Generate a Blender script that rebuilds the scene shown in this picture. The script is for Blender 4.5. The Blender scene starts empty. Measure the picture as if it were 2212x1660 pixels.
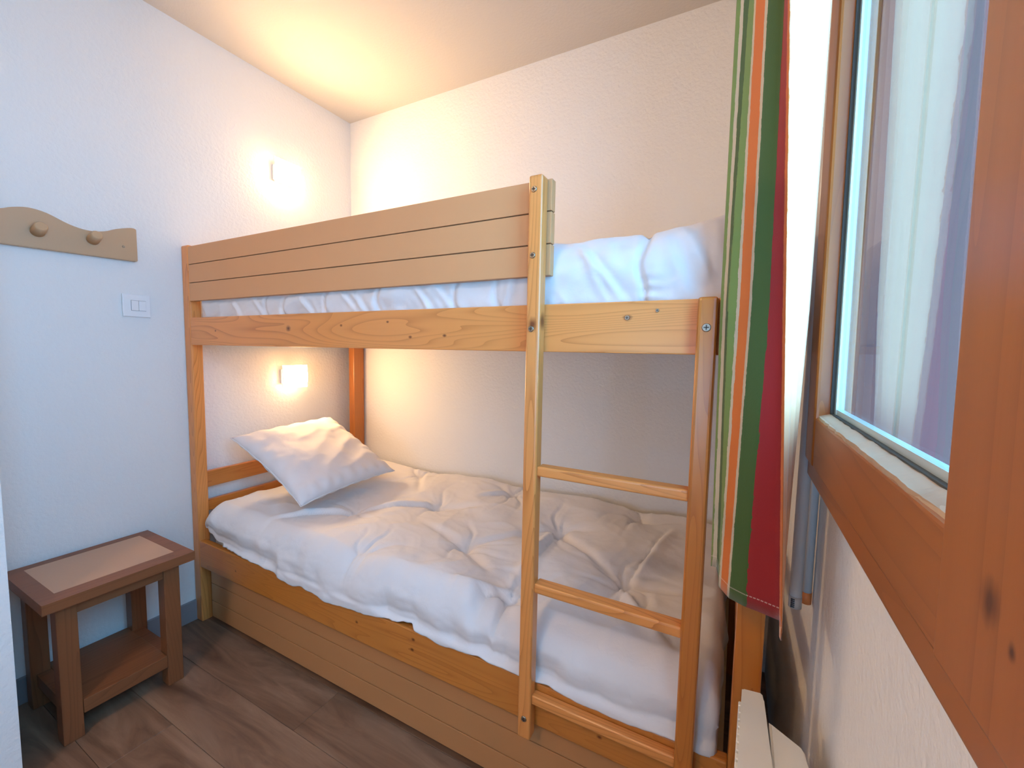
import bpy, bmesh, math, random
from mathutils import Vector, Matrix, noise as mnoise
random.seed(7)
SC = bpy.context.scene
COL = SC.collection

# ------------------------------------------------------------------ camera, world, sun, exposure
cam_data = bpy.data.cameras.new('camera')
cam_data.sensor_fit = 'HORIZONTAL'
cam_data.sensor_width = 36.0
cam_data.lens = 916.6 / 2212 * 36.0
cam_data.clip_start = 0.01
cam = bpy.data.objects.new('camera', cam_data)
COL.objects.link(cam)
yaw, pit, rol = (math.radians(a) for a in (-28.0142, -4.519, 1.0758))
fw = Vector((math.sin(yaw) * math.cos(pit), math.cos(yaw) * math.cos(pit), math.sin(pit)))
rt = Vector((math.cos(yaw), -math.sin(yaw), 0))
up = rt.cross(fw)
r2 = rt * math.cos(rol) + up * math.sin(rol)
u2 = -rt * math.sin(rol) + up * math.cos(rol)
M = Matrix((r2, u2, -fw)).transposed().to_4x4()
M.translation = Vector((1.98424, -1.748025, 1.164755))
cam.matrix_world = M
SC.camera = cam

world = bpy.data.worlds.new('sky')
SC.world = world
world.use_nodes = True
bg = world.node_tree.nodes['Background']
bg.inputs['Color'].default_value = (0.21, 0.56, 1.0, 1)
bg.inputs['Strength'].default_value = 11.3

# light portals in the two window openings (they only guide sky sampling)
for nm, loc, rot, sx, sy in (('portal_side', (2.20, -1.49, 1.56), (0, math.pi / 2, 0), 1.15, 1.30),
                             ('portal_front', (1.50, -3.45, 0.85), (math.pi / 2, 0, 0), 0.62, 0.82)):
    pd = bpy.data.lights.new(nm, 'AREA')
    pd.shape = 'RECTANGLE'
    pd.size, pd.size_y = sx, sy
    pd.cycles.is_portal = True
    po = bpy.data.objects.new(nm, pd)
    po.location, po.rotation_euler = loc, rot
    COL.objects.link(po)

SC.view_settings.view_transform = 'Standard'
SC.view_settings.look = 'None'
SC.view_settings.gamma = 1.0
SC.view_settings.use_curve_mapping = False
SC.view_settings.exposure = 0.32

LAMP_COLOR = (1.0, 0.64, 0.31)
UPPER_LAMP_W, LOWER_LAMP_W = 225.0, 105.0   # glow of the glass plates
FILL_LAMP, FILL_COLOR = 46.0, (1.0, 0.65, 0.37)  # strength and tint of the added fill lamp


# ------------------------------------------------------------------ material helpers
def new_mat(name):
    m = bpy.data.materials.new(name)
    m.use_nodes = True
    nt = m.node_tree
    nt.nodes.clear()
    out = nt.nodes.new('ShaderNodeOutputMaterial')
    b = nt.nodes.new('ShaderNodeBsdfPrincipled')
    nt.links.new(b.outputs[0], out.inputs[0])
    return m, nt, b, out


def N(nt, t, **kw):
    n = nt.nodes.new(t)
    for k, v in kw.items():
        setattr(n, k, v)
    return n


def setin(n, **kw):
    for k, v in kw.items():
        n.inputs[k.replace('_', ' ')].default_value = v


def rgba(c):
    return (c[0], c[1], c[2], 1)


def mixc(nt, fac, a, b, blend='MIX'):
    m = N(nt, 'ShaderNodeMix', data_type='RGBA', blend_type=blend)
    for sock, v in ((m.inputs[0], fac), (m.inputs[6], a), (m.inputs[7], b)):
        if hasattr(v, 'links'):
            nt.links.new(v, sock)
        elif isinstance(v, (int, float)):
            sock.default_value = v
        else:
            sock.default_value = rgba(v)
    return m.outputs[2]


def plain(name, color, rough=0.6, bump=0.0, bscale=200.0, mottled=0.0, coat=0.0, metallic=0.0):
    m, nt, b, out = new_mat(name)
    setin(b, Base_Color=rgba(color), Roughness=rough, Metallic=metallic)
    if coat:
        setin(b, Coat_Weight=coat, Coat_Roughness=0.15)
    tc = N(nt, 'ShaderNodeTexCoord')
    if mottled:
        nz = N(nt, 'ShaderNodeTexNoise')
        setin(nz, Scale=3.0, Detail=4.0)
        nt.links.new(tc.outputs['Object'], nz.inputs['Vector'])
        c = mixc(nt, nz.outputs[0], [x * (1 - mottled) for x in color], [min(1, x * (1 + mottled)) for x in color])
        nt.links.new(c, b.inputs['Base Color'])
    if bump:
        nz2 = N(nt, 'ShaderNodeTexNoise')
        setin(nz2, Scale=bscale, Detail=3.0, Roughness=0.6)
        nt.links.new(tc.outputs['Object'], nz2.inputs['Vector'])
        bp = N(nt, 'ShaderNodeBump')
        setin(bp, Strength=bump, Distance=0.004)
        nt.links.new(nz2.outputs[0], bp.inputs['Height'])
        nt.links.new(bp.outputs[0], b.inputs['Normal'])
    return m


def wood(name, light, dark, axis, rough=0.4, knots=0.0, ring=40.0, coat=0.15, contrast=0.75, knot_scale=5.0, spots=()):
    """pine-like grain that runs along one axis of the object"""
    m, nt, b, out = new_mat(name)
    tc = N(nt, 'ShaderNodeTexCoord')
    oi = N(nt, 'ShaderNodeObjectInfo')
    mp = N(nt, 'ShaderNodeMapping')
    sc = [1.0, 1.0, 1.0]
    sc['xyz'.index(axis)] = 0.075
    mp.inputs['Scale'].default_value = sc
    off = N(nt, 'ShaderNodeVectorMath', operation='SCALE')
    off.inputs[0].default_value = (3.1, 5.7, 4.3)
    nt.links.new(oi.outputs['Random'], off.inputs['Scale'])
    add = N(nt, 'ShaderNodeVectorMath', operation='ADD')
    nt.links.new(tc.outputs['Object'], add.inputs[0])
    nt.links.new(off.outputs[0], add.inputs[1])
    nt.links.new(add.outputs[0], mp.inputs['Vector'])
    # slow warp so the rings open into flame shapes
    n1 = N(nt, 'ShaderNodeTexNoise')
    setin(n1, Scale=7.0, Detail=2.0, Roughness=0.5)
    nt.links.new(mp.outputs[0], n1.inputs['Vector'])
    mul = N(nt, 'ShaderNodeMath', operation='MULTIPLY')
    mul.inputs[1].default_value = ring
    nt.links.new(n1.outputs[0], mul.inputs[0])
    fr = N(nt, 'ShaderNodeMath', operation='FRACT')
    nt.links.new(mul.outputs[0], fr.inputs[0])
    pw = N(nt, 'ShaderNodeMath', operation='POWER')
    pw.inputs[1].default_value = 4.5
    nt.links.new(fr.outputs[0], pw.inputs[0])
    # fine fibres
    mp2 = N(nt, 'ShaderNodeMapping')
    s2 = [1.0, 1.0, 1.0]
    s2['xyz'.index(axis)] = 0.02
    mp2.inputs['Scale'].default_value = s2
    nt.links.new(add.outputs[0], mp2.inputs['Vector'])
    n2 = N(nt, 'ShaderNodeTexNoise')
    setin(n2, Scale=160.0, Detail=3.0)
    nt.links.new(mp2.outputs[0], n2.inputs['Vector'])
    fac = N(nt, 'ShaderNodeMath', operation='MULTIPLY_ADD')
    fac.inputs[1].default_value = contrast
    nt.links.new(pw.outputs[0], fac.inputs[0])
    f2 = N(nt, 'ShaderNodeMath', operation='MULTIPLY')
    f2.inputs[1].default_value = 0.22
    nt.links.new(n2.outputs[0], f2.inputs[0])
    nt.links.new(f2.outputs[0], fac.inputs[2])
    col = mixc(nt, fac.outputs[0], light, dark)
    n3 = N(nt, 'ShaderNodeTexNoise')
    setin(n3, Scale=2.5, Detail=2.0)
    nt.links.new(add.outputs[0], n3.inputs['Vector'])
    col = mixc(nt, n3.outputs[0], col, [x * 0.82 for x in light])
    if knots:
        vo = N(nt, 'ShaderNodeTexVoronoi')
        setin(vo, Scale=knot_scale, Randomness=1.0)
        mp3 = N(nt, 'ShaderNodeMapping')
        s3 = [1.0, 1.0, 1.0]
        s3['xyz'.index(axis)] = 0.55
        mp3.inputs['Scale'].default_value = s3
        nt.links.new(add.outputs[0], mp3.inputs['Vector'])
        nt.links.new(mp3.outputs[0], vo.inputs['Vector'])
        mr = N(nt, 'ShaderNodeMapRange')
        setin(mr, From_Min=0.014 * knots, From_Max=0.038 * knots, To_Min=0.85, To_Max=0.0)
        nt.links.new(vo.outputs['Distance'], mr.inputs['Value'])
        col = mixc(nt, mr.outputs[0], col, [x * 0.16 for x in dark])
    for (cx, cy, cz), rad in spots:        # single knots, placed on the board
        sb = N(nt, 'ShaderNodeVectorMath', operation='SUBTRACT')
        sb.inputs[1].default_value = (cx, cy, cz)
        nt.links.new(tc.outputs['Object'], sb.inputs[0])
        ml = N(nt, 'ShaderNodeVectorMath', operation='MULTIPLY')
        sq = [1.0, 1.0, 1.0]
        sq['xyz'.index(axis)] = 0.7
        ml.inputs[1].default_value = sq
        nt.links.new(sb.outputs[0], ml.inputs[0])
        ln = N(nt, 'ShaderNodeVectorMath', operation='LENGTH')
        nt.links.new(ml.outputs[0], ln.inputs[0])
        ad = N(nt, 'ShaderNodeMath', operation='MULTIPLY_ADD')
        ad.inputs[1].default_value = rad * 0.9
        nt.links.new(n2.outputs[0], ad.inputs[0])
        nt.links.new(ln.outputs['Value'], ad.inputs[2])
        kr = N(nt, 'ShaderNodeMapRange')
        setin(kr, From_Min=rad * 0.75, From_Max=rad * 1.7, To_Min=0.9, To_Max=0.0)
        nt.links.new(ad.outputs[0], kr.inputs['Value'])
        col = mixc(nt, kr.outputs[0], col, (dark[0] * 0.28, dark[1] * 0.16, dark[2] * 0.2))
    nt.links.new(col, b.inputs['Base Color'])
    setin(b, Roughness=rough)
    setin(b, Coat_Weight=coat, Coat_Roughness=0.25)
    bp = N(nt, 'ShaderNodeBump')
    setin(bp, Strength=0.05, Distance=0.001)
    nt.links.new(n2.outputs[0], bp.inputs['Height'])
    nt.links.new(bp.outputs[0], b.inputs['Normal'])
    return m


WALL_C = (0.80, 0.79, 0.77)
MT = {}
MT['plaster'] = plain('plaster', WALL_C, 0.85, bump=0.6, bscale=80.0)
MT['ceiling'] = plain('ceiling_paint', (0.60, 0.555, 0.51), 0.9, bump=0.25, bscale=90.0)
PINE_L, PINE_D = (0.82, 0.325, 0.085), (0.42, 0.115, 0.017)
for ax in 'xyz':
    MT['pine_' + ax] = wood('pine_' + ax, PINE_L, PINE_D, ax, 0.36, knots=0.0, contrast=0.9)
    MT['lad_' + ax] = wood('ladder_pine_' + ax, (0.58, 0.195, 0.032), (0.34, 0.08, 0.009), ax, 0.3, knots=0.0, coat=0.35)
    MT['win_' + ax] = wood('window_pine_' + ax, (0.36, 0.112, 0.020), (0.21, 0.055, 0.008), ax, 0.38, knots=0.7, coat=0.15, ring=14, knot_scale=3.5)
    MT['oak_' + ax] = wood('table_oak_' + ax, (0.25, 0.092, 0.034), (0.14, 0.045, 0.015), ax, 0.45, ring=30, coat=0.05)
MT['pine_rail'] = wood('pine_rail', PINE_L, PINE_D, 'x', 0.36, contrast=0.9, spots=[((K0, -0.012, KZ), KR) for K0, KZ, KR in ((-0.113, 0.068, .0042), (0.076, 0.075, .0035), (0.159, 0.033, .0042), (0.275, 0.037, .0042), (-0.80, 0.055, .004), (-0.365, 0.060, .009), (0.746, 0.074, .0065))])
MT['lad_rail'] = wood('dim_pine_rail', (0.62, 0.225, 0.04), (0.36, 0.09, 0.011), 'x', 0.33, coat=0.3, spots=[((K0, -0.013, KZ), .0045) for K0, KZ in ((-0.06, 0.062), (0.17, 0.085), (0.166, 0.053), (0.72, 0.045), (-0.72, 0.05))])  # same pine as upper rail; dimmer light below put into a darker, redder colour
MT['upright'] = wood('pine_upright', PINE_L, PINE_D, 'z', 0.34, coat=0.3, contrast=0.9, spots=[((0.0, -0.016, 0.998), .011), ((0.017, 0.0, 1.006), .013)])
MT['stile'] = wood('window_pine_stile', (0.36, 0.112, 0.020), (0.21, 0.055, 0.008), 'z', 0.38, ring=14, spots=[((-0.024, -0.0054, 0.064), .0085), ((-0.024, -0.026, 0.052), .003)])
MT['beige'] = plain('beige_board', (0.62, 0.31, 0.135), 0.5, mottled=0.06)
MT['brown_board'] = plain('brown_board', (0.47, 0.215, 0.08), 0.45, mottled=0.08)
MT['groove'] = plain('groove_shade', (0.16, 0.075, 0.028), 0.7)
MT['rackmdf'] = plain('rack_beech', (0.53, 0.34, 0.19), 0.5, mottled=0.05)
MT['inset'] = plain('inset_board', (0.50, 0.325, 0.22), 0.55, mottled=0.04)
MT['white_plastic'] = plain('white_plastic', (0.82, 0.82, 0.82), 0.35)
MT['radiator'] = plain('radiator_enamel', (0.80, 0.79, 0.73), 0.4)
MT['rod'] = plain('rod_white', (0.72, 0.73, 0.74), 0.3)
MT['tape'] = plain('orange_tape', (0.80, 0.25, 0.07), 0.5)
MT['tape2'] = plain('grey_tape', (0.50, 0.46, 0.42), 0.5)
MT['black'] = plain('dark_print', (0.05, 0.05, 0.06), 0.6)
MT['metal'] = plain('screw_metal', (0.36, 0.33, 0.27), 0.3, metallic=1.0)
MT['darkmetal'] = plain('screw_recess', (0.08, 0.07, 0.06), 0.4, metallic=0.6)
MT['skirting'] = plain('skirting_paint', (0.26, 0.25, 0.26), 0.5)
MT['seal'] = plain('black_seal', (0.03, 0.04, 0.045), 0.6, mottled=0.3)
MT['spacer'] = plain('spacer_aluminium', (0.55, 0.66, 0.70), 0.35, metallic=0.4)
MT['worn'] = wood('worn_bead', (0.48, 0.35, 0.24), (0.28, 0.17, 0.10), 'y', 0.7, ring=20, coat=0.0, contrast=0.9)
MT['matt'] = plain('mattress_ticking', (0.70, 0.72, 0.76), 0.8, bump=0.1, bscale=400)
MT['slat'] = plain('bed_base_wood', (0.55, 0.40, 0.22), 0.6)
MT['out_wood'] = wood('balcony_wood', (0.155, 0.034, 0.024), (0.095, 0.019, 0.013), 'z', 0.6, ring=24, coat=0.0)
MT['snow'] = plain('outside_ground', (0.6, 0.6, 0.62), 0.9)


def cloth(name, color, bump=0.15):
    m, nt, b, out = new_mat(name)
    setin(b, Base_Color=rgba(color), Roughness=0.85)
    setin(b, Sheen_Weight=0.15)
    tc = N(nt, 'ShaderNodeTexCoord')
    nz = N(nt, 'ShaderNodeTexNoise')
    setin(nz, Scale=28.0, Detail=5.0, Roughness=0.55, Distortion=0.6)
    nt.links.new(tc.outputs['Object'], nz.inputs['Vector'])
    bp = N(nt, 'ShaderNodeBump')
    setin(bp, Strength=bump, Distance=0.006)
    nt.links.new(nz.outputs[0], bp.inputs['Height'])
    nt.links.new(bp.outputs[0], b.inputs['Normal'])
    return m


MT['duvet'] = cloth('white_cotton', (0.71, 0.69, 0.69), 0.22)
MT['pillow'] = cloth('pillow_cotton', (0.70, 0.675, 0.68), 0.18)


def floor_mat():
    m, nt, b, out = new_mat('floor_vinyl')
    tc = N(nt, 'ShaderNodeTexCoord')
    oi = N(nt, 'ShaderNodeObjectInfo')
    off = N(nt, 'ShaderNodeVectorMath', operation='SCALE')
    off.inputs[0].default_value = (9.1, 4.7, 2.3)
    nt.links.new(oi.outputs['Random'], off.inputs['Scale'])
    add = N(nt, 'ShaderNodeVectorMath', operation='ADD')
    nt.links.new(tc.outputs['Object'], add.inputs[0])
    nt.links.new(off.outputs[0], add.inputs[1])
    mp = N(nt, 'ShaderNodeMapping')
    mp.inputs['Scale'].default_value = (0.16, 1, 1)
    nt.links.new(add.outputs[0], mp.inputs['Vector'])
    n1 = N(nt, 'ShaderNodeTexNoise')
    setin(n1, Scale=14.0, Detail=6.0, Roughness=0.62, Distortion=0.8)
    nt.links.new(mp.outputs[0], n1.inputs['Vector'])
    rp = N(nt, 'ShaderNodeValToRGB')
    e = rp.color_ramp.elements
    e[0].position, e[0].color = 0.30, (0.115, 0.056, 0.031, 1)
    e[1].position, e[1].color = 0.72, (0.33, 0.20, 0.125, 1)
    k = e.new(0.5)
    k.color = (0.215, 0.12, 0.072, 1)
    nt.links.new(n1.outputs[0], rp.inputs[0])
    vo = N(nt, 'ShaderNodeTexVoronoi')
    setin(vo, Scale=3.2)
    mp3 = N(nt, 'ShaderNodeMapping')
    mp3.inputs['Scale'].default_value = (0.5, 1, 1)
    nt.links.new(add.outputs[0], mp3.inputs['Vector'])
    nt.links.new(mp3.outputs[0], vo.inputs['Vector'])
    mr = N(nt, 'ShaderNodeMapRange')
    setin(mr, From_Min=0.02, From_Max=0.09, To_Min=0.7, To_Max=0.0)
    nt.links.new(vo.outputs['Distance'], mr.inputs['Value'])
    col = mixc(nt, mr.outputs[0], rp.outputs[0], (0.08, 0.04, 0.025))
    nt.links.new(col, b.inputs['Base Color'])
    setin(b, Roughness=0.42)
    return m


MT['floor'] = floor_mat()


def glass_mat():
    m, nt, b, out = new_mat('window_glass')
    nt.nodes.remove(b)
    tr = N(nt, 'ShaderNodeBsdfTransparent')
    tr.inputs[0].default_value = (0.93, 0.97, 0.97, 1)
    gl = N(nt, 'ShaderNodeBsdfGlossy')
    gl.inputs['Roughness'].default_value = 0.0
    fr = N(nt, 'ShaderNodeFresnel')
    gm = N(nt, 'ShaderNodeNewGeometry')
    ior = N(nt, 'ShaderNodeMapRange')      # the pane is thin: same reflectance from either side
    setin(ior, To_Min=1.5, To_Max=1 / 1.5)
    nt.links.new(gm.outputs['Backfacing'], ior.inputs['Value'])
    nt.links.new(ior.outputs[0], fr.inputs['IOR'])
    mx = N(nt, 'ShaderNodeMixShader')
    nt.links.new(fr.outputs[0], mx.inputs[0])
    nt.links.new(tr.outputs[0], mx.inputs[1])
    nt.links.new(gl.outputs[0], mx.inputs[2])
    nt.links.new(mx.outputs[0], out.inputs[0])
    return m


MT['glass'] = glass_mat()


def glow_mat(name, strength, color=None):
    m, nt, b, out = new_mat(name)
    setin(b, Base_Color=(0.9, 0.88, 0.84, 1), Roughness=0.4)
    b.inputs['Emission Color'].default_value = (*(color or LAMP_COLOR), 1)
    b.inputs['Emission Strength'].default_value = strength
    return m


# ------------------------------------------------------------------ object helpers
def tag(o, label=None, cat=None, group=None, kind=None):
    if label: o['label'] = label
    if cat: o['category'] = cat
    if group: o['group'] = group
    if kind: o['kind'] = kind
    return o


def empty(name, loc, **kw):
    o = bpy.data.objects.new(name, None)
    o.location = loc
    o.empty_display_size = 0.05
    COL.objects.link(o)
    return tag(o, **kw)


def world_loc(o):
    v = Vector((0, 0, 0))
    while o is not None:
        v += Vector(o.location)
        o = o.parent
    return v


def link(name, bm, mats, parent=None, smooth=False, loc=None):
    """one mesh object; the bmesh is in room coordinates"""
    base = world_loc(parent) if parent else Vector((0, 0, 0))
    xs = [v.co for v in bm.verts]
    if loc is None:
        lo = Vector((min(c[i] for c in xs) for i in range(3)))
        hi = Vector((max(c[i] for c in xs) for i in range(3)))
        loc = Vector(((lo.x + hi.x) / 2, (lo.y + hi.y) / 2, lo.z))
    loc = Vector(loc)
    for v in bm.verts:
        v.co -= loc
    bmesh.ops.recalc_face_normals(bm, faces=bm.faces[:]) if not smooth else None
    me = bpy.data.meshes.new(name)
    bm.to_mesh(me)
    bm.free()
    if not isinstance(mats, (list, tuple)):
        mats = [mats]
    for m in mats:
        me.materials.append(m)
    if smooth:
        for p in me.polygons:
            p.use_smooth = True
    o = bpy.data.objects.new(name, me)
    o.location = loc - base
    if parent: o.parent = parent
    COL.objects.link(o)
    return o


def bm_box(bm, x0, x1, y0, y1, z0, z1, bev=0.0, seg=2):
    vs = [bm.verts.new((x, y, z)) for x in (x0, x1) for y in (y0, y1) for z in (z0, z1)]
    fs = [(0, 1, 3, 2), (4, 6, 7, 5), (0, 4, 5, 1), (2, 3, 7, 6), (0, 2, 6, 4), (1, 5, 7, 3)]
    faces = [bm.faces.new([vs[i] for i in f]) for f in fs]
    if bev:
        es = set()
        for f in faces:
            es.update(f.edges)
        bmesh.ops.bevel(bm, geom=list(es), offset=bev, segments=seg, affect='EDGES', profile=0.6)
    return bm


def box(name, mat, x0, x1, y0, y1, z0, z1, parent=None, bev=0.0, seg=2):
    bm = bmesh.new()
    bm_box(bm, x0, x1, y0, y1, z0, z1, bev, seg)
    return link(name, bm, mat, parent)


def bm_cyl(bm, p0, p1, r0, r1=None, n=20, cap=True):
    p0, p1 = Vector(p0), Vector(p1)
    r1 = r0 if r1 is None else r1
    d = (p1 - p0).normalized()
    a = d.orthogonal().normalized()
    b = d.cross(a)
    A = [bm.verts.new(p0 + (a * math.cos(t) + b * math.sin(t)) * r0) for t in [2 * math.pi * i / n for i in range(n)]]
    B = [bm.verts.new(p1 + (a * math.cos(t) + b * math.sin(t)) * r1) for t in [2 * math.pi * i / n for i in range(n)]]
    for i in range(n):
        f = bm.faces.new((A[i], A[(i + 1) % n], B[(i + 1) % n], B[i]))
        f.smooth = True
    if cap:
        bm.faces.new(A[::-1])
        bm.faces.new(B)
    return A, B


def cyl(name, mat, p0, p1, r0, r1=None, parent=None, n=20):
    bm = bmesh.new()
    bm_cyl(bm, p0, p1, r0, r1, n)
    return link(name, bm, mat, parent)


def prism(name, mat, pts, axis, a0, a1, parent=None, bev=0.0):
    """polygon in the two other axes, extruded along one axis"""
    bm = bmesh.new()
    def P(p, a):
        v = list(p)
        v.insert('xyz'.index(axis), a)
        return v
    A = [bm.verts.new(P(p, a0)) for p in pts]
    B = [bm.verts.new(P(p, a1)) for p in pts]
    n = len(pts)
    for i in range(n):
        bm.faces.new((A[i], A[(i + 1) % n], B[(i + 1) % n], B[i]))
    bm.faces.new(A[::-1])
    bm.faces.new(B)
    if bev:
        es = [e for e in bm.edges if (e.verts[0] in A) == (e.verts[1] in A)]
        bmesh.ops.bevel(bm, geom=es, offset=bev, segments=2, affect='EDGES')
    return link(name, bm, mat, parent)


# ------------------------------------------------------------------ room shell
RX, RH, RF = 2.130, 2.411, -3.3          # right wall, ceiling height, front end of the room
floor = box('floor', MT['groove'], -0.12, RX + 0.05, RF, 0.12, -0.06, -0.004)
tag(floor, 'brown wood-look plank floor', kind='structure')
row = 0
y = 0.0
while y > RF + 0.01:
    y1 = max(y - 0.165, RF)
    x = -1.3 + (row * 0.43) % 1.2
    while x < RX:
        a, b = max(x, -0.1), min(x + 1.2, RX + 0.04)
        if b - a > 0.02:
            box('floor_plank', MT['floor'], a + 0.0005, b - 0.0005, y1 + 0.0005, y - 0.0005, -0.0035, 0.0, floor, bev=0.0006, seg=1)
        x += 1.2
    y = y1
    row += 1

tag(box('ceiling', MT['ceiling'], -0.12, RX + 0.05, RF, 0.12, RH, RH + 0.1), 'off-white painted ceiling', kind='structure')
tag(box('wall_left', MT['plaster'], -0.12, 0.0, RF, 0.12, 0, RH), 'white textured plaster wall with the lamps and coat rack', kind='structure')
tag(box('wall_back', MT['plaster'], 0.0, RX + 0.04, 0.0, 0.12, 0, RH), 'white textured plaster wall behind the bunk bed', kind='structure')
tag(box('wall_near', MT['plaster'], 0.0, 0.40, -1.62, -1.437, 0, RH), 'pale plaster wall end at the left picture edge', kind='structure')
WX1 = 2.18
WY0, WY1, WZ0, WZ1 = -2.150, -0.835, 0.955, 2.17
bm = bmesh.new()
bm_box(bm, RX, WX1, RF, 0.12, 0, WZ0)
bm_box(bm, RX, WX1, RF, 0.12, WZ1, RH)
bm_box(bm, RX, WX1, RF, WY0, WZ0, WZ1)
bm_box(bm, RX, WX1, WY1, 0.12, WZ0, WZ1)
wr = link('wall_right', bm, MT['plaster'])
tag(wr, 'white textured plaster wall below and around the window', kind='structure')
FX0, FX1, FZ0, FZ1 = 1.20, 1.80, 0.45, 1.25
bm = bmesh.new()
bm_box(bm, -0.12, FX0, RF - 0.1, RF, 0, RH)
bm_box(bm, FX1, RX + 0.05, RF - 0.1, RF, 0, RH)
bm_box(bm, FX0, FX1, RF - 0.1, RF, 0, FZ0)
bm_box(bm, FX0, FX1, RF - 0.1, RF, FZ1, RH)
tag(link('wall_front', bm, MT['plaster']), 'white plaster wall behind the camera, with an added window for fill light', kind='structure')
bl = box('baseboard_left', MT['skirting'], 0.0, 0.012, -1.437, -0.005, 0, 0.086, bev=0.002)
tag(bl, 'grey painted skirting board along the left wall', kind='structure')

# ------------------------------------------------------------------ window
win = empty('window_1', (2.1, -1.19, 0.955), label='orange-brown varnished pine window with a worn bead', kind='structure')
TILT = 0.0115
def tilt(o):
    """the sash leans in very slightly at the top"""
    for v in o.data.vertices:
        z = o.location.z + v.co.z + 0.955
        v.co.x -= max(0, z - 0.985) * TILT
    return o
# fixed frame
box('window_frame', MT['win_y'], 2.103, 2.15, WY0, WY1, 0.955, 0.992, win, bev=0.003)
box('window_frame', MT['win_y'], 2.103, 2.15, WY0, WY1, 2.13, WZ1, win, bev=0.003)
box('window_frame', MT['win_z'], 2.103, 2.15, WY1 - 0.012, WY1, 0.992, 2.13, win, bev=0.002)
box('window_frame', MT['win_z'], 2.103, 2.15, WY0, WY0 + 0.03, 0.992, 2.13, win, bev=0.002)
box('window_frame', MT['out_wood'], 2.15, 2.184, -0.870, -0.8352, 0.96, 2.16, win, bev=0.002)
# sash
GX = 2.126
SB, ST = 0.985, 2.135
tilt(box('sash_stile', MT['win_z'], 2.097, 2.145, -0.922, -0.845, SB, ST, win, bev=0.006, seg=3))
tilt(box('sash_stile', MT['stile'], 2.097, 2.145, -1.515, -1.411, SB, ST, win, bev=0.003))
tilt(box('sash_rail', MT['win_y'], 2.099, 2.145, -1.411, -0.922, SB, 1.066, win, bev=0.003))
tilt(box('sash_rail', MT['win_y'], 2.099, 2.145, -1.411, -0.922, 2.055, ST, win, bev=0.003))
# worn bead on the bottom rail, rough edge
bm = bmesh.new()
n = 60
rows_ = []
for i in range(n + 1):
    yy = -1.411 + (1.411 - 0.922) * i / n
    j = mnoise.noise(Vector((yy * 60, 0.3, 0))) * 0.0022
    k = mnoise.noise(Vector((yy * 38, 4.3, 0))) * 0.0016
    rows_.append([bm.verts.new(c) for c in ((2.1005 + max(j, -0.001), yy, 1.0645), (2.102 + j, yy, 1.069 + k * 0.5), (GX - 0.008 + k, yy, 1.0735 + j * 0.6), (GX - 0.006, yy, 1.063))])
for i in range(n):
    for q in range(4):
        bm.faces.new((rows_[i][q], rows_[i][(q + 1) % 4], rows_[i + 1][(q + 1) % 4], rows_[i + 1][q]))
bm.faces.new(rows_[0]); bm.faces.new(rows_[-1][::-1])
o = tilt(link('glazing_bead', bm, MT['worn'], win)); o['label'] = 'pale bare-wood bead with flaking varnish'
bm = bmesh.new()
bm_box(bm, GX - 0.008, GX - 0.003, -1.411, -0.922, 1.066, 1.075)
bm_box(bm, GX - 0.009, GX - 0.004, -0.928, -0.919, 1.066, 2.06)
tilt(link('window_seal', bm, MT['seal'], win))
bm = bmesh.new()
bm_box(bm, GX - 0.003, GX + 0.006, -1.411, -0.926, 1.066, 1.083)
bm_box(bm, GX - 0.004, GX + 0.006, -0.938, -0.926, 1.066, 2.06)
tilt(link('glass_spacer', bm, MT['spacer'], win))
tilt(box('pane', MT['glass'], GX - 0.0025, GX + 0.0015, -1.412, -0.922, 1.066, 2.058, win))

fill_win = empty('fill_window', (1.50, RF - 0.05, FZ0), label='added pine window in the unseen wall behind the camera', kind='structure')  # unseen window, added to let in cool fill light
for a, b, c, d in ((FX0, FX0 + .06, FZ0, FZ1), (FX1 - .06, FX1, FZ0, FZ1)):
    box('sash_stile', MT['win_z'], a, b, RF - 0.08, RF - 0.03, c, d, fill_win, bev=0.003)
for c, d in ((FZ0, FZ0 + .06), (FZ1 - .06, FZ1)):
    box('sash_rail', MT['win_x'], FX0 + .06, FX1 - .06, RF - 0.08, RF - 0.03, c, d, fill_win, bev=0.003)
box('pane', MT['glass'], FX0 + .06, FX1 - .06, RF - 0.057, RF - 0.053, FZ0 + .06, FZ1 - .06, fill_win)

# unseen second sash, added nearer the camera to light the left wall
tilt(box('sash_stile', MT['win_z'], 2.097, 2.145, -1.623, -1.519, SB, ST, win, bev=0.003))
tilt(box('sash_stile', MT['win_z'], 2.097, 2.145, -2.118, -2.040, SB, ST, win, bev=0.006))
tilt(box('sash_rail', MT['win_y'], 2.099, 2.145, -2.040, -1.623, SB, 1.066, win, bev=0.003))
tilt(box('sash_rail', MT['win_y'], 2.099, 2.145, -2.040, -1.623, 2.055, ST, win, bev=0.003))
tilt(box('glazing_bead', MT['worn'], 2.1005, GX - 0.003, -2.040, -1.623, 1.066, 1.075, win))
tilt(box('pane', MT['glass'], GX - 0.0025, GX + 0.0015, -2.041, -1.622, 1.066, 2.058, win))

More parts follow.
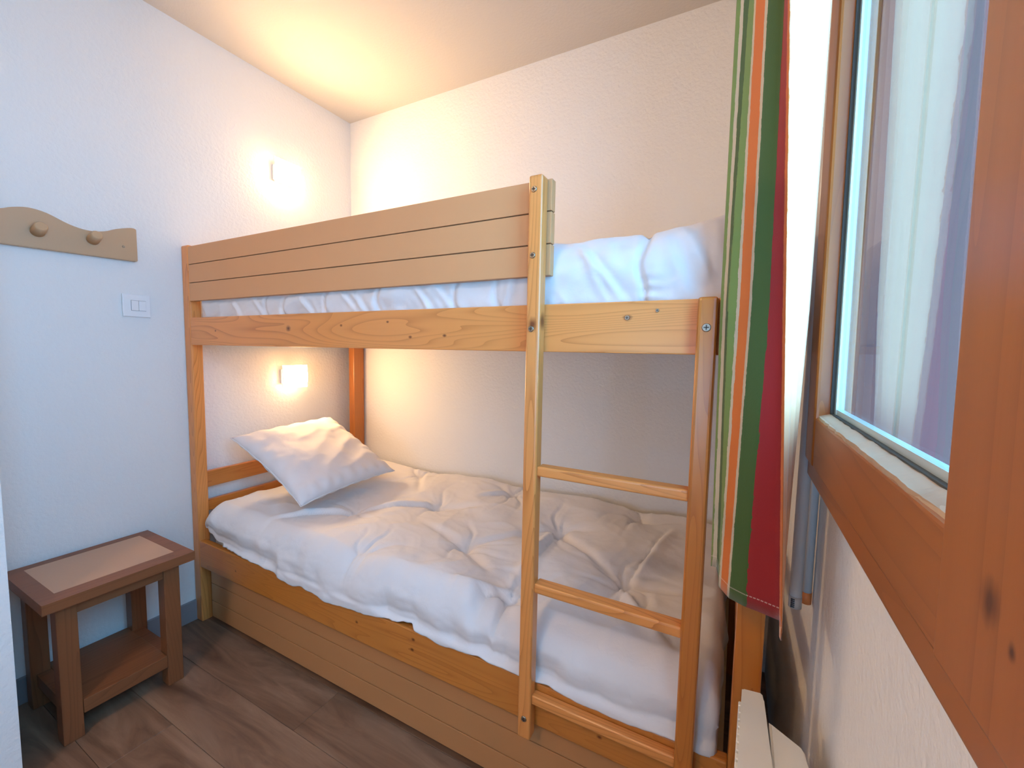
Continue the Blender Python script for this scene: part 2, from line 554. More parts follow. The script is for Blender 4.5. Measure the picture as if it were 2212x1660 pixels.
# what stands outside
tag(box('ground_outside', MT['snow'], 2.2, 14, -14, 10, -3.2, -3.0), 'pale open ground far below the window', kind='structure')
scr = empty('balcony_screen', (2.62, -0.60, 0.0), label='reddish vertical-board timber screen seen through the window glass', cat='screen')
x = 2.186
while x < 3.2:
    box('board', MT['out_wood'], x, x + 0.088, -0.612 + random.uniform(-.003, .003), -0.588, -0.4, 2.6, scr, bev=0.003, seg=1)
    x += 0.092
box('cross_beam', MT['out_wood'], 2.24, 3.2, -0.585, -0.53, 0.5, 0.62, scr)
box('cross_beam', MT['out_wood'], 2.24, 3.2, -0.585, -0.53, 2.3, 2.42, scr)
box('post', MT['out_wood'], 2.9, 3.0, -0.585, -0.48, -3.0, 2.6, scr)

# ------------------------------------------------------------------ bunk bed
YF = -0.85
bed = empty('bunk_bed', (1.0, -0.43, 0.0), label='varnished pine bunk bed with beige guard panel and ladder', cat='bunk bed')
box('post', MT['pine_z'], 0.003, 0.052, YF, -0.808, 0, 1.555, bed, bev=0.006, seg=3)
box('post', MT['lad_z'], 0.056, 0.098, -0.078, -0.006, 0, 1.555, bed, bev=0.005)
box('post', MT['lad_z'], 2.007, 2.055, YF, -0.808, 0, 1.27, bed, bev=0.005)
box('post', MT['lad_z'], 2.0, 2.042, -0.078, -0.006, 0, 1.27, bed, bev=0.005)


def screw(p, rad, parent, ax='y'):
    """cross-head screw, its head facing the room"""
    bm = bmesh.new()
    x, y, z = p
    A, B = bm_cyl(bm, (x, y + 0.001, z), (x, y - 0.0025, z), rad, rad * 0.8, 18)
    for f in bm.faces: f.material_index = 0
    k = len(bm.faces)
    bm_box(bm, x - rad * .55, x + rad * .55, y - 0.0032, y - 0.002, z - rad * .13, z + rad * .13)
    bm_box(bm, x - rad * .13, x + rad * .13, y - 0.0032, y - 0.002, z - rad * .55, z + rad * .55)
    bm.faces.ensure_lookup_table()
    for f in bm.faces[k:]: f.material_index = 1
    return link('screw', bm, [MT['metal'], MT['darkmetal']], parent)


rail = box('side_rail', MT['pine_rail'], 0.052, 2.007, YF, -0.826, 1.163, 1.271, bed, bev=0.0025)
screw((1.775, YF, 1.237), 0.0055, rail)
screw((1.8345, YF, 1.2506), 0.004, rail)
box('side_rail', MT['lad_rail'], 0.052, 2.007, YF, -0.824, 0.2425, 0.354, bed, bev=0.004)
box('back_rail', MT['pine_x'], 0.098, 2.0, -0.034, -0.008, 1.168, 1.271, bed, bev=0.0025)
box('back_rail', MT['pine_x'], 0.098, 2.0, -0.034, -0.008, 0.2425, 0.354, bed, bev=0.0025)
# guard panel: three boards with grooves between
zs = [1.335, 1.4065, 1.478, 1.549]
gp = box('guard_panel', MT['groove'], 0.054, 1.596, YF + 0.004, -0.832, 1.337, 1.547, bed)
gp['label'] = 'beige guard panel of three horizontal boards'
for i in range(3):
    box('guard_board', MT['beige'], 0.052, 1.598, YF + 0.0005, -0.829, zs[i] + 0.0013, zs[i + 1] - 0.0013, gp, bev=0.0014)
for z0, z1 in ((0.568, 0.636), (0.467, 0.513)):
    box('headboard_slat', MT['lad_y'], 0.022, 0.044, -0.808, -0.078, z0, z1, bed, bev=0.003)
    box('headboard_slat', MT['lad_y'], 2.012, 2.034, -0.808, -0.078, z0, z1, bed, bev=0.003)
box('bed_base', MT['slat'], 0.06, 2.0, -0.826, -0.034, 1.168, 1.186, bed)
box('bed_base', MT['slat'], 0.06, 2.0, -0.824, -0.034, 0.262, 0.280, bed)
# ladder
LF = -0.882
up1 = box('ladder_upright', MT['upright'], 1.5555, 1.589, LF, YF, 0.2257, 1.549, bed, bev=0.006, seg=3)
up2 = box('ladder_upright', MT['lad_z'], 1.9110, 1.946, LF, YF, 0.2257, 1.271, bed, bev=0.007, seg=3)
for z in (1.518, 1.376, 1.2138):
    screw((1.569, LF, z), 0.0075, up1)
screw((1.573, LF, 0.2783), 0.0075, up1)
screw((1.9283, LF, 1.2138), 0.0085, up2)
screw((1.930, LF, 0.2783), 0.0075, up2)
for zt, yb in ((0.900, -0.842), (0.619, -0.842), (0.339, -0.8505)):
    box('rung', MT['pine_x'], 1.587, 1.913, -0.8745, yb, zt - 0.0235, zt, bed, bev=0.005, seg=3)

# drawer under the bed
dr = empty('trundle_drawer', (1.0, -0.43, 0.0), label='beige panelled pull-out drawer under the bunk bed', cat='drawer')
DY = -0.833
dz = [0.031, 0.101, 0.177, 0.241]
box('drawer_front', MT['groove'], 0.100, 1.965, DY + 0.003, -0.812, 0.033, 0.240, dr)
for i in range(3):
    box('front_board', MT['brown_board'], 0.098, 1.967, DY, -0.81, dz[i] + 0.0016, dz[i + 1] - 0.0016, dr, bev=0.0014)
box('drawer_box', MT['slat'], 0.11, 1.955, -0.812, -0.10, 0.045, 0.19, dr)
for xx in (0.3, 1.0, 1.7):
    box('runner', MT['slat'], xx, xx + 0.03, -0.78, -0.12, 0.0, 0.045, dr)

# ------------------------------------------------------------------ mattresses
tag(box('mattress', MT['matt'], 0.056, 1.985, -0.795, -0.036, 0.280, 0.430, bev=0.02, seg=3), 'pale mattress under the duvet of the lower bunk', 'mattress')
tag(box('mattress', MT['matt'], 0.056, 1.985, -0.812, -0.036, 1.186, 1.335, bev=0.015, seg=3), 'pale grey-blue mattress in the upper bunk behind the guard panel', 'mattress')


# ------------------------------------------------------------------ duvets
def sstep(a, b, x):
    t = min(1, max(0, (x - a) / (b - a)))
    return t * t * (3 - 2 * t)


def lerp_table(tab, x):
    if x <= tab[0][0]: return tab[0][1]
    for (a, va), (b, vb) in zip(tab, tab[1:]):
        if x <= b:
            t = (x - a) / (b - a)
            t = t * t * (3 - 2 * t)
            return va + (vb - va) * t
    return tab[-1][1]


def fbm(x, y, z=0.0, o=4):
    s, a, f = 0, 1, 1
    for _ in range(o):
        s += a * mnoise.noise(Vector((x * f, y * f, z + f)))
        a *= 0.5
        f *= 2.1
    return s


def ridge(x, y, z=0.0):
    return 1 - abs(mnoise.noise(Vector((x, y, z)))) * 2.2


TUFTS = [(.893, -.348), (1.136, -.124), (1.183, -.565), (1.427, -.312), (1.462, -.751), (1.724, -.531), (.592, -.10), (.62, -.55), (.91, -.78), (1.68, -.12)]
CREASES = [((1.46, -.75), (1.19, -.86), .014), ((1.183, -.565), (1.37, -.70), -.012), ((1.427, -.312), (1.462, -.751), .012), ((1.43, -.315), (1.70, -.52), -.014),
           ((.893, -.348), (.62, -.55), .010), ((1.183, -.565), (.93, -.50), -.010), ((1.183, -.56), (1.43, -.32), -.010), ((.893, -.348), (1.10, -.30), -.012),
           ((1.136, -.124), (1.02, -.24), .008), ((1.72, -.53), (1.90, -.78), .010), ((1.72, -.53), (1.95, -.50), -.009), ((1.72, -.53), (1.66, -.72), -.010),
           ((1.724, -.53), (1.80, -.15), .012), ((.592, -.10), (.75, -.30), -.008), ((.62, -.55), (.42, -.80), .010), ((1.462, -.751), (1.44, -.86), .008), ((.93, -.78), (.90, -.86), .008)]


def seg_d(px, py, a, b):
    ax, ay = a; bx, by = b
    dx, dy = bx - ax, by - ay
    t = max(0, min(1, ((px - ax) * dx + (py - ay) * dy) / (dx * dx + dy * dy)))
    qx, qy = ax + dx * t, ay + dy * t
    s = (px - qx) * dy - (py - qy) * dx
    return math.hypot(px - qx, py - qy), math.sin(math.pi * min(1, 0.15 + 0.85 * t)) , (1 if s > 0 else -1)


def top_relief(x, y):
    z = 0.012 * fbm(x * 3.2, y * 3.2, 1.0, 3)
    z += 0.0020 * fbm(x * 11 + y * 5, y * 11, 5.0, 3)
    wx, wy = x + 0.06 * fbm(x * 4, y * 4, 31.0, 2), y + 0.06 * fbm(x * 4, y * 4, 37.0, 2)
    z += 0.0035 * max(0, ridge(wx * 5.0 - wy * 3.0, wx * 2.0 + wy * 5.5, 41.0)) ** 3
    z += 0.0016 * max(0, ridge(wx * 8.0 + wy * 7.0, wy * 9.0 - wx * 3, 43.0)) ** 3
    dmin = 9
    for i, (tx, ty) in enumerate(TUFTS):
        dx, dy = x - tx, y - ty
        d = math.hypot(dx, dy)
        dmin = min(dmin, d)
        if d < 0.32:
            th = math.atan2(dy, dx)
            th += 1.2 * mnoise.noise(Vector((x * 5, y * 5, i)))
            w = math.exp(-d / 0.13) * min(1, d / 0.02) * max(0, 1 - d / 0.32)
            z -= 0.019 * w * ((1 - abs(math.sin(th * (2.0 + (i % 3) * .5) + i * 1.7))) ** 4 - 0.2)
            z += 0.006 * w * (1 - abs(math.sin(th * 4.0 + i))) ** 3
            z -= 0.024 * math.exp(-(d / 0.035) ** 2)
            z += 0.008 * math.exp(-(d / 0.011) ** 2)
    z += 0.020 * (1 - math.exp(-(dmin / 0.13) ** 2)) - 0.010
    for a, b, h in CREASES:
        d, fade, sg = seg_d(x, y, a, b)
        if d < 0.08:
            z += 1.5 * h * fade * (math.exp(-(d / 0.016) ** 2) if h < 0 else (math.exp(-((d - 0.018) / 0.018) ** 2) * (1 if sg > 0 else -0.15) - 0.6 * math.exp(-(d / 0.008) ** 2)))
    return z


def make_duvet(name, label, NX, NY, x0, x1, topf, hemf, yfront, yback, ybulge, relief, zbase, RL, RR, frontfold, mat):
    bm = bmesh.new()
    grid = []
    TF = 0.66
    for i in range(NX + 1):
        u = i / NX
        # denser near both ends
        x = x0 + (x1 - x0) * u
        col = []
        dl, drr = x - x0, x1 - x
        el = 1 - math.sqrt(max(0, 1 - (1 - min(1, dl / RL)) ** 2))
        er = 1 - math.sqrt(max(0, 1 - (1 - min(1, drr / RR)) ** 2))
        for j in range(NY + 1):
            t = j / NY
            hz, hy = hemf(x)
            if t <= TF:
                q = t / TF
                y = yback + (yfront - yback) * q
                z = topf(x, y)
                z += relief(x, y)
                # soft edge where the back meets the wall
                z -= 0.02 * (1 - sstep(0, 0.05, q))
            else:
                q = (t - TF) / (1 - TF)
                zt = topf(x, yfront) + relief(x, yfront)
                a = q * math.pi * 0.5
                yo = yfront + (ybulge - yfront) * math.sin(min(1, q * 1.5) * math.pi / 2)
                yo = yo + (hy - yo) * sstep(0.5, 1.0, q)
                zo = zt + (hz - zt) * (1 - math.cos(a)) ** 0.75
                f = frontfold(x, q)
                y, z = yo - f, zo
                y += 0.004 * fbm(x * 9, z * 14, 3.0, 3) * sstep(0, .3, q)
                if zbase < 1: y += (min(y, -0.8545) - y) * sstep(0.376, 0.359, z)   # lies over the rail edge, not in it
            base = min(z, zbase)
            e = max(el, er)
            zz = z - (z - base) * e
            yy = y + (0.02 * e if y < -0.6 else 0)
            xx = x
            if el > 0: xx = x + 0.006 * fbm(y * 9, z * 9, 7.0, 2)
            if er > 0: xx = x + 0.010 * fbm(y * 7, zz * 7, 8.0, 2)
            col.append(bm.verts.new((xx, yy, zz)))
        grid.append(col)
    for i in range(NX):
        for j in range(NY):
            bm.faces.new((grid[i][j], grid[i + 1][j], grid[i + 1][j + 1], grid[i][j + 1]))
    # underside so the duvet is a closed body
    ring = [grid[i][0] for i in range(NX + 1)] + [grid[NX][j] for j in range(1, NY + 1)] + [grid[i][NY] for i in range(NX - 1, -1, -1)] + [grid[0][j] for j in range(NY - 1, 0, -1)]
    low = [bm.verts.new((v.co.x + (0.012 if v.co.x < 1 else -0.012), min(v.co.y + 0.012, -0.03), v.co.z - 0.004)) for v in ring]
    n = len(ring)
    for k in range(n):
        bm.faces.new((ring[k], ring[(k + 1) % n], low[(k + 1) % n], low[k]))
    bmesh.ops.recalc_face_normals(bm, faces=bm.faces[:])
    o = link(name, bm, mat, smooth=True)
    return tag(o, label, 'duvet')


HEM = [(.06, .40), (.13, .40), (.17, .375), (.25, .366), (.43, .360), (.55, .356), (.63, .335), (.72, .345), (.84, .332), (1.0, .345), (1.12, .362), (1.185, .370), (1.215, .358), (1.30, .350), (1.42, .360), (1.53, .357), (1.62, .36), (1.70, .352), (1.80, .350), (1.90, .358), (1.955, .352), (1.99, .352)]


def hem_low(x):
    z = lerp_table(HEM, x) + 0.004 * fbm(x * 25, 2.0, 0, 2)
    y = -0.842 - 0.013 * sstep(0.358, 0.345, z)
    if z > 0.358: y = -0.838
    return z, y


def fold_low(x, q):
    a = 0.007 * math.sin(x * 46 + 3 * mnoise.noise(Vector((x * 4, 0, 0)))) * sstep(0.25, 0.9, q)
    a *= 0.5 + 0.8 * mnoise.noise(Vector((x * 3.1, 7, 0)))
    # roll above the hem
    a += 0.003 * math.exp(-((q - 0.62) / 0.13) ** 2) - 0.003 * math.exp(-((q - 0.85) / 0.05) ** 2)
    return a


duv = make_duvet('duvet', 'rumpled white tufted duvet spread over the lower bunk', 300, 170, 0.058, 1.992,
           lambda x, y: 0.497 + 0.05 * sstep(-0.5, -0.02, y) - 0.01 * sstep(1.5, 1.95, x),
           hem_low, -0.775, -0.03, -0.842, top_relief, 0.40, 0.075, 0.035, fold_low, MT['duvet'])


def relief_up(x, y):
    z = 0.016 * fbm(x * 3.7 + 2, y * 3.0, 11.0, 3) + 0.004 * fbm(x * 13, y * 9, 12.0, 3)
    z -= 0.008 * math.exp(-((x - 1.795) / 0.010) ** 2)
    return z


def hem_up(x):
    return 1.262 + 0.003 * math.sin(x * 60), -0.818


DIAG = [(1.62, .05, 1.76, .95, .006), (1.66, .25, 1.72, .98, .004), (1.86, .05, 1.935, .9, .006), (1.83, .2, 1.89, .95, .004), (1.70, .0, 1.735, .5, .003), (1.93, .1, 1.95, .8, .004),
        (.30, .5, .36, 1, .004), (.44, .5, .49, 1, .004), (.70, .5, .75, 1, .005), (.88, .45, .96, 1, .004), (.93, .5, 1.0, 1, .004), (1.18, .5, 1.24, 1, .005), (1.25, .5, 1.30, 1, .004), (1.50, .5, 1.46, 1, .005)]
SEAMS = [0.52, 0.62, 0.83, 1.06, 1.33, 1.46]


def fold_up(x, q):
    a = 0.006 * fbm(x * 6 + q * 1.6, q * 1.5 + x * 2, 15.0, 3)
    # slanting gathers
    a += 0.0038 * ridge((x + q * 0.10) * 10, q * 1.2, 21.0) * sstep(0.2, .7, q)
    a += 0.0022 * ridge((x - q * 0.05) * 24, q * 2, 25.0) * sstep(0.55, .95, q)
    for xa, qa, xb, qb, h in DIAG:          # long slanting pulls in the cover
        tq = (q - qa) / (qb - qa)
        if -0.1 < tq < 1.1:
            d = x - (xa + (xb - xa) * tq)
            k = math.sin(math.pi * min(1, max(0, (tq + 0.1) / 1.2)))
            a += h * k * (math.exp(-(d / 0.010) ** 2) - 0.7 * math.exp(-((d - 0.018) / 0.012) ** 2))
    for s in SEAMS:
        a -= 0.007 * math.exp(-((x - s - 0.02 * math.sin(q * 6)) / 0.007) ** 2)
    a -= 0.014 * math.exp(-((x - 1.795 - 0.006 * math.sin(q * 9)) / 0.006) ** 2)
    a += 0.0035 * math.sin(q * 55 + x * 8) * math.exp(-((x - 1.815) / 0.02) ** 2) * sstep(0.5, 0.9, q)
    return a


make_duvet('duvet', 'puffy white duvet heaped on the upper bunk behind the guard panel', 300, 110, 0.082, 1.985,
           lambda x, y: 1.395 + 0.034 * sstep(1.2, 1.5, x) + 0.012 * sstep(1.82, 1.97, x) + 0.012 * sstep(-.8, -.5, y),
           hem_up, -0.765, -0.05, -0.832, relief_up, 1.29, 0.03, 0.03, fold_up, MT['duvet'])

# ------------------------------------------------------------------ pillow
Pl, Pb, Pr = Vector((0.115, -0.748, 0.775)), Vector((0.5404, -0.7307, 0.556)), Vector((0.5725, -0.2649, 0.586))
C0 = (Pl + Pr) / 2
eu, ev = (Pb - Pl) / 2, (Pr - Pb) / 2
en = eu.cross(ev).normalized()
if en.z < 0: en = -en
bm = bmesh.new()
n = 64
def pil(u, v, s):
    k = 0.075
    uu = u * (1 - k * (1 - v * v) * abs(u) ** 3)
    vv = v * (1 - k * (1 - u * u) * abs(v) ** 3)
    body = max(0, (1 - u ** 4)) ** 0.55 * max(0, (1 - v ** 4)) ** 0.55
    h = (0.062 if s > 0 else -0.050) * body
    rel = 0.006 * fbm(u * 1.7 + s, v * 1.7, 3.3, 3) + 0.004 * ridge(u * 2.2 + v * 1.5, v * 1.3 - u, 8.0 + s)
    ec = max(abs(u), abs(v))
    rel += 0.0045 * math.sin(22 * (u if abs(v) > abs(u) else v) + 4 * u * v) * sstep(0.62, 0.97, ec) * (1 - sstep(0.97, 1.0, ec))
    rel *= body ** 0.5
    return C0 + eu * uu + ev * vv + en * (h + rel + 0.004 * fbm(u * 4, v * 4, 1) * (1 if ec > .99 else 0))
top, bot = {}, {}
for i in range(n + 1):
    for j in range(n + 1):
        u, v = -1 + 2 * i / n, -1 + 2 * j / n
        top[i, j] = bm.verts.new(pil(u, v, 1))
        bot[i, j] = top[i, j] if i in (0, n) or j in (0, n) else bm.verts.new(pil(u, v, -1))
for i in range(n):
    for j in range(n):
        bm.faces.new((top[i, j], top[i + 1, j], top[i + 1, j + 1], top[i, j + 1]))
        bm.faces.new((bot[i, j], bot[i, j + 1], bot[i + 1, j + 1], bot[i + 1, j]))
bmesh.ops.recalc_face_normals(bm, faces=bm.faces[:])
pw = tag(link('pillow', bm, MT['pillow'], smooth=True), 'square white pillow leaning at the head of the lower bunk', 'pillow')
# piping round the edge
bm = bmesh.new()
path = [pil(-1 + 2 * i / n, -1, 1) for i in range(n)] + [pil(1, -1 + 2 * i / n, 1) for i in range(n)] + [pil(1 - 2 * i / n, 1, 1) for i in range(n)] + [pil(-1, 1 - 2 * i / n, 1) for i in range(n)]
prev = None
rings = []
for k, p in enumerate(path):
    d = (path[(k + 1) % len(path)] - path[k - 1]).normalized()
    a = d.cross(en).normalized()
    rings.append([bm.verts.new(p + (a * math.cos(t) + en * math.sin(t)) * 0.0028) for t in (0, 1.57, 3.14, 4.71)])
for k in range(len(rings)):
    A, B = rings[k], rings[(k + 1) % len(rings)]
    for q in range(4):
        bm.faces.new((A[q], A[(q + 1) % 4], B[(q + 1) % 4], B[q]))
link('pillow_seam', bm, MT['pillow'], pw, smooth=True)

# ------------------------------------------------------------------ wall lamps
def wall_lamp(y0, y1, z0, z1, label, watts, spill):
    yc, zc = (y0 + y1) / 2, (z0 + z1) / 2
    t = empty('wall_lamp', (0.0, yc, zc), label=label, cat='wall lamp', group='square wall lamps over the bunks')
    box('lamp_base', MT['white_plastic'], 0.0005, 0.012, yc - 0.045, yc + 0.045, zc - 0.035, zc + 0.035, t, bev=0.003)
    box('bulb_holder', MT['white_plastic'], 0.012, 0.030, yc - 0.012, yc + 0.012, zc - 0.004, zc + 0.020, t, bev=0.003)
    bm = bmesh.new()
    bmesh.ops.create_uvsphere(bm, u_segments=16, v_segments=10, radius=0.011)
    for v in bm.verts: v.co += Vector((0.036, yc, zc - 0.016))
    link('bulb', bm, glow_mat('lit_bulb', spill), t, smooth=True)
    # gently bowed square glass plate standing off the wall
    bm = bmesh.new()
    k = 10
    F = {}
    for s, xo in ((0, 0.053), (1, 0.059)):
        for i in range(k + 1):
            for j in range(k + 1):
                a, b = i / k * 2 - 1, j / k * 2 - 1
                F[s, i, j] = bm.verts.new((xo - 0.006 * b * b, y0 + (y1 - y0) * i / k, z0 + (z1 - z0) * j / k))
    for i in range(k):
        for j in range(k):
            bm.faces.new((F[1, i, j], F[1, i + 1, j], F[1, i + 1, j + 1], F[1, i, j + 1])).material_index = 1
            bm.faces.new((F[0, i, j], F[0, i, j + 1], F[0, i + 1, j + 1], F[0, i + 1, j]))
    for i in range(k):
        for j, in ((0,), (k,)):
            bm.faces.new((F[0, i, j], F[0, i + 1, j], F[1, i + 1, j], F[1, i, j]))
            bm.faces.new((F[0, j, i], F[0, j, i + 1], F[1, j, i + 1], F[1, j, i]))
    link('glass_shade', bm, [MT['white_plastic'], glow_mat('lit_opal_glass', watts)], t)
    return t


wall_lamp(-0.468, -0.338, 0.962, 1.072, 'lit square wall lamp under the upper bunk, above the pillow', LOWER_LAMP_W, 200.0)
wall_lamp(-0.484, -0.354, 1.925, 2.035, 'lit square wall lamp high on the wall above the upper bunk', UPPER_LAMP_W, 650.0)

# warm fill lamp, unseen, added on the ceiling behind the camera
cl = empty('fill_lamp', (1.2, -2.55, RH), label='round opal fill lamp added out of view behind the camera', cat='fill lamp')
cyl('lamp_base', MT['white_plastic'], (1.2, -2.55, RH - 0.0003), (1.2, -2.55, RH - 0.03), 0.11, 0.11, cl, 32)
bm = bmesh.new()
bmesh.ops.create_uvsphere(bm, u_segments=28, v_segments=14, radius=0.14)
for v in bm.verts:
    v.co = Vector((v.co.x + 1.2, v.co.y - 2.55, v.co.z * 0.55 + RH - 0.10))
link('fill_globe', bm, glow_mat('fill_glow', FILL_LAMP, FILL_COLOR), cl, smooth=True)

# ------------------------------------------------------------------ switch
sw = empty('light_switch', (0.0, -1.0015, 1.304), label='white double light switch on the left wall', cat='switch')
box('switch_plate', MT['white_plastic'], 0.0003, 0.009, -1.043, -0.960, 1.263, 1.345, sw, bev=0.0025)
box('rocker_surround', MT['black'], 0.009, 0.0095, -1.0192, -0.9748, 1.2852, 1.3228, sw)
box('rocker', MT['white_plastic'], 0.009, 0.0118, -1.0185, -0.9974, 1.286, 1.322, sw, bev=0.0008)
box('rocker', MT['white_plastic'], 0.009, 0.0118, -0.9966, -0.9755, 1.286, 1.322, sw, bev=0.0008)

# ------------------------------------------------------------------ coat rack
cr = empty('coat_rack', (0.0, -1.2, 1.459), label='wavy-topped beech coat rack with round pegs on the left wall', cat='coat rack')
ctrl = [(-1.42, 1.535), (-1.37, 1.541), (-1.3222, 1.5587), (-1.2988, 1.5697), (-1.2652, 1.578), (-1.2256, 1.573), (-1.1737, 1.5509), (-1.129, 1.5428), (-1.087, 1.5503), (-1.0553, 1.566), (-1.0159, 1.580), (-1.0, 1.5805)]
pts = []
for k in range(len(ctrl) - 1):
    p0, p1, p2, p3 = ctrl[max(0, k - 1)], ctrl[k], ctrl[k + 1], ctrl[min(len(ctrl) - 1, k + 2)]
    for q in range(4):
        t = q / 4
        pts.append(tuple(0.5 * (2 * b + (c - a) * t + (2 * a - 5 * b + 4 * c - d) * t * t + (3 * b - a - 3 * c + d) * t ** 3) for a, b, c, d in zip(p0, p1, p2, p3)))
pts += [(-0.998, 1.5795), (-0.9965, 1.577), (-0.9962, 1.468), (-0.998, 1.4645), (-1.001, 1.4635), (-1.42, 1.4535)]
prism('board', MT['rackmdf'], pts, 'x', 0.001, 0.020, cr, bev=0.002)
for yy, zz in ((-1.2480, 1.509), (-1.1180, 1.514), (-1.378, 1.504)):
    bm = bmesh.new()
    p0, d = Vector((0.019, yy, zz)), Vector((0.95, -0.02, 0.28)).normalized()
    A, B = bm_cyl(bm, p0, p0 + d * 0.040, 0.017, 0.0155, 24, cap=False)
    E1 = [bm.verts.new(p0 + d * 0.044 + (v.co - (p0 + d * 0.040)) * 0.8) for v in B]
    for i in range(24):
        bm.faces.new((B[i], B[(i + 1) % 24], E1[(i + 1) % 24], E1[i])).smooth = True
    bm.faces.new(E1)
    bm.faces.new(A[::-1])
    link('peg', bm, MT['rackmdf'], cr)
cyl('screw', MT['metal'], (0.0195, -1.036, 1.5097), (0.0215, -1.036, 1.5097), 0.0045, 0.0035, cr)

# ------------------------------------------------------------------ side table
tb = empty('side_table', (0.18, -1.19, 0.0), label='small brown wooden side table with lower shelf beside the bed', cat='side table')
bm = bmesh.new()
X0, X1, Y0, Y1 = 0.014, 0.356, -1.374, -1.006
for a in ((X0, 0.046, Y0, Y1), (0.300, X1, Y0, Y1), (0.046, 0.300, Y0, -1.335), (0.046, 0.300, -1.043, Y1)):
    bm_box(bm, *a, 0.420, 0.450)
bmesh.ops.remove_doubles(bm, verts=bm.verts[:], dist=0.0001)
link('top_frame', bm, MT['oak_y'], tb)
o = box('inset_panel', MT['inset'], 0.0462, 0.2998, -1.3348, -1.0432, 0.425, 0.4495, tb)
o['label'] = 'pale beige inset panel'
for xa in (0.030, 0.285):
    for ya in (-1.343, -1.088):
        box('leg', MT['oak_z'], xa, xa + 0.045, ya, ya + 0.045, 0.0, 0.420, tb, bev=0.0025)
for xa in (0.036, 0.303):
    box('apron', MT['oak_y'], xa, xa + 0.02, -1.298, -1.088, 0.380, 0.420, tb)
for ya in (-1.336, -1.069):
    box('apron', MT['oak_x'], 0.075, 0.285, ya, ya + 0.02, 0.380, 0.420, tb)
bm = bmesh.new()
prf = [(0.034, -1.298), (0.034, -1.088), (0.331, -1.088), (0.331, -1.298)]
bm_box(bm, 0.034, 0.332, -1.2975, -1.0885, 0.070, 0.112, 0.002)
bm_box(bm, 0.0755, 0.2845, -1.330, -1.298, 0.072, 0.111)
bm_box(bm, 0.0755, 0.2845, -1.0885, -1.056, 0.072, 0.111)
link('shelf', bm, MT['oak_y'], tb)

# ------------------------------------------------------------------ radiator
rd = empty('radiator', (2.06, -1.29, 0.17), label='white electric convector heater on the wall under the window', cat='radiator')
prism('front_panel', MT['radiator'], [(2.0190, -0.960), (2.0210, -0.9585), (2.047, -0.9548), (2.0495, -0.957), (2.0510, -0.975), (2.0555, -1.10), (2.0555, -1.62), (1.9960, -1.62), (2.0127, -1.123)], 'z', 0.17, 0.60, rd, bev=0.003)
prism('body', MT['radiator'], [(2.0558, -1.010), (2.0950, -1.0375), (2.0985, -1.046), (2.1003, -1.074), (2.1003, -1.60), (2.0558, -1.60)], 'z', 0.18, 0.597, rd, bev=0.003)
bm = bmesh.new()
y = -0.966
while y > -1.61:
    xf = 2.019 + (y + 0.960) * 0.0385
    bm_box(bm, xf - 0.0040, xf + 0.002, y - 0.011, y, 0.18, 0.580, 0.0015, 1)
    y -= 0.0155
link('front_ribs', bm, MT['radiator'], rd)
box('wall_bracket', MT['radiator'], 2.1003, RX - 0.0003, -1.5, -1.2, 0.28, 0.48, rd)

# ------------------------------------------------------------------ curtain and draw rods
COLS = [  # y, X at three heights, hem height; measured left to right
    (-0.888, ((1.72, 1.990), (1.25, 1.992), (0.80, 1.995)), 0.772),
    (-0.893, ((1.72, 1.966), (1.25, 1.968), (0.80, 1.973)), 0.772),
    (-0.900, ((1.758, 1.9486), (1.252, 1.9501), (0.793, 1.9584)), 0.772),
    (-0.905, ((1.752, 1.9551), (1.251, 1.9547), (0.795, 1.9608)), 0.774),
    (-0.910, ((1.747, 1.9601), (1.250, 1.9593), (0.799, 1.9678)), 0.776),
    (-0.920, ((1.738, 1.9678), (1.250, 1.9623), (0.803, 1.9723)), 0.762),
    (-0.930, ((1.728, 1.9753), (1.248, 1.9753), (0.809, 1.974)), 0.752),
    (-0.935, ((1.724, 1.9779), (1.247, 1.9802), (0.813, 1.9777)), 0.750),
    (-0.950, ((1.709, 1.9907), (1.245, 1.9943), (0.822, 1.989)), 0.748),
    (-0.955, ((1.705, 1.9938), (1.245, 1.9975), (0.825, 1.9918)), 0.748),
    (-0.975, ((1.677, 2.0153), (1.242, 2.0216), (0.839, 2.0154)), 0.752),
    (-0.990, ((1.672, 2.0185), (1.240, 2.0375), (0.856, 2.0563)), 0.752),
    (-1.000, ((1.665, 2.0209), (1.239, 2.0409), (0.861, 2.0589)), 0.726),
    (-0.965, ((1.693, 2.0500), (1.243, 2.060), (0.851, 2.0655)), 0.730),
    (-0.930, ((1.693, 2.0784), (1.243, 2.079), (0.851, 2.0710)), 0.738),
    (-0.905, ((1.72, 2.070), (1.25, 2.068), (0.80, 2.066)), 0.745),
    (-0.895, ((1.72, 2.040), (1.25, 2.040), (0.80, 2.040)), 0.760),
]
#        hidden  hidden   lgreen beige dgreen lgreen beige orange beige dgreen red hem lining lining back back
STRIPE_W = [1.0, 1.0, 0.7, 0.6, 1.0, 1.0, 0.45, 1.7, 0.5, 3.2, 1.2, 0.5, 1.5, 1.5, 1.0, 1.0]
STRIPE_C = ['red', 'lg', 'lg', 'be', 'dg', 'lg', 'be', 'or', 'be', 'dg', 'rd', 'or', 'li', 'li', 'rd', 'rd']
CC = {'lg': (0.15, 0.22, 0.045), 'dg': (0.040, 0.088, 0.008), 'be': (0.50, 0.42, 0.29), 'or': (0.58, 0.135, 0.008), 'li': (0.78, 0.37, 0.18), 'rd': (0.27, 0.006, 0.006), 'red': (0.27, 0.006, 0.006)}


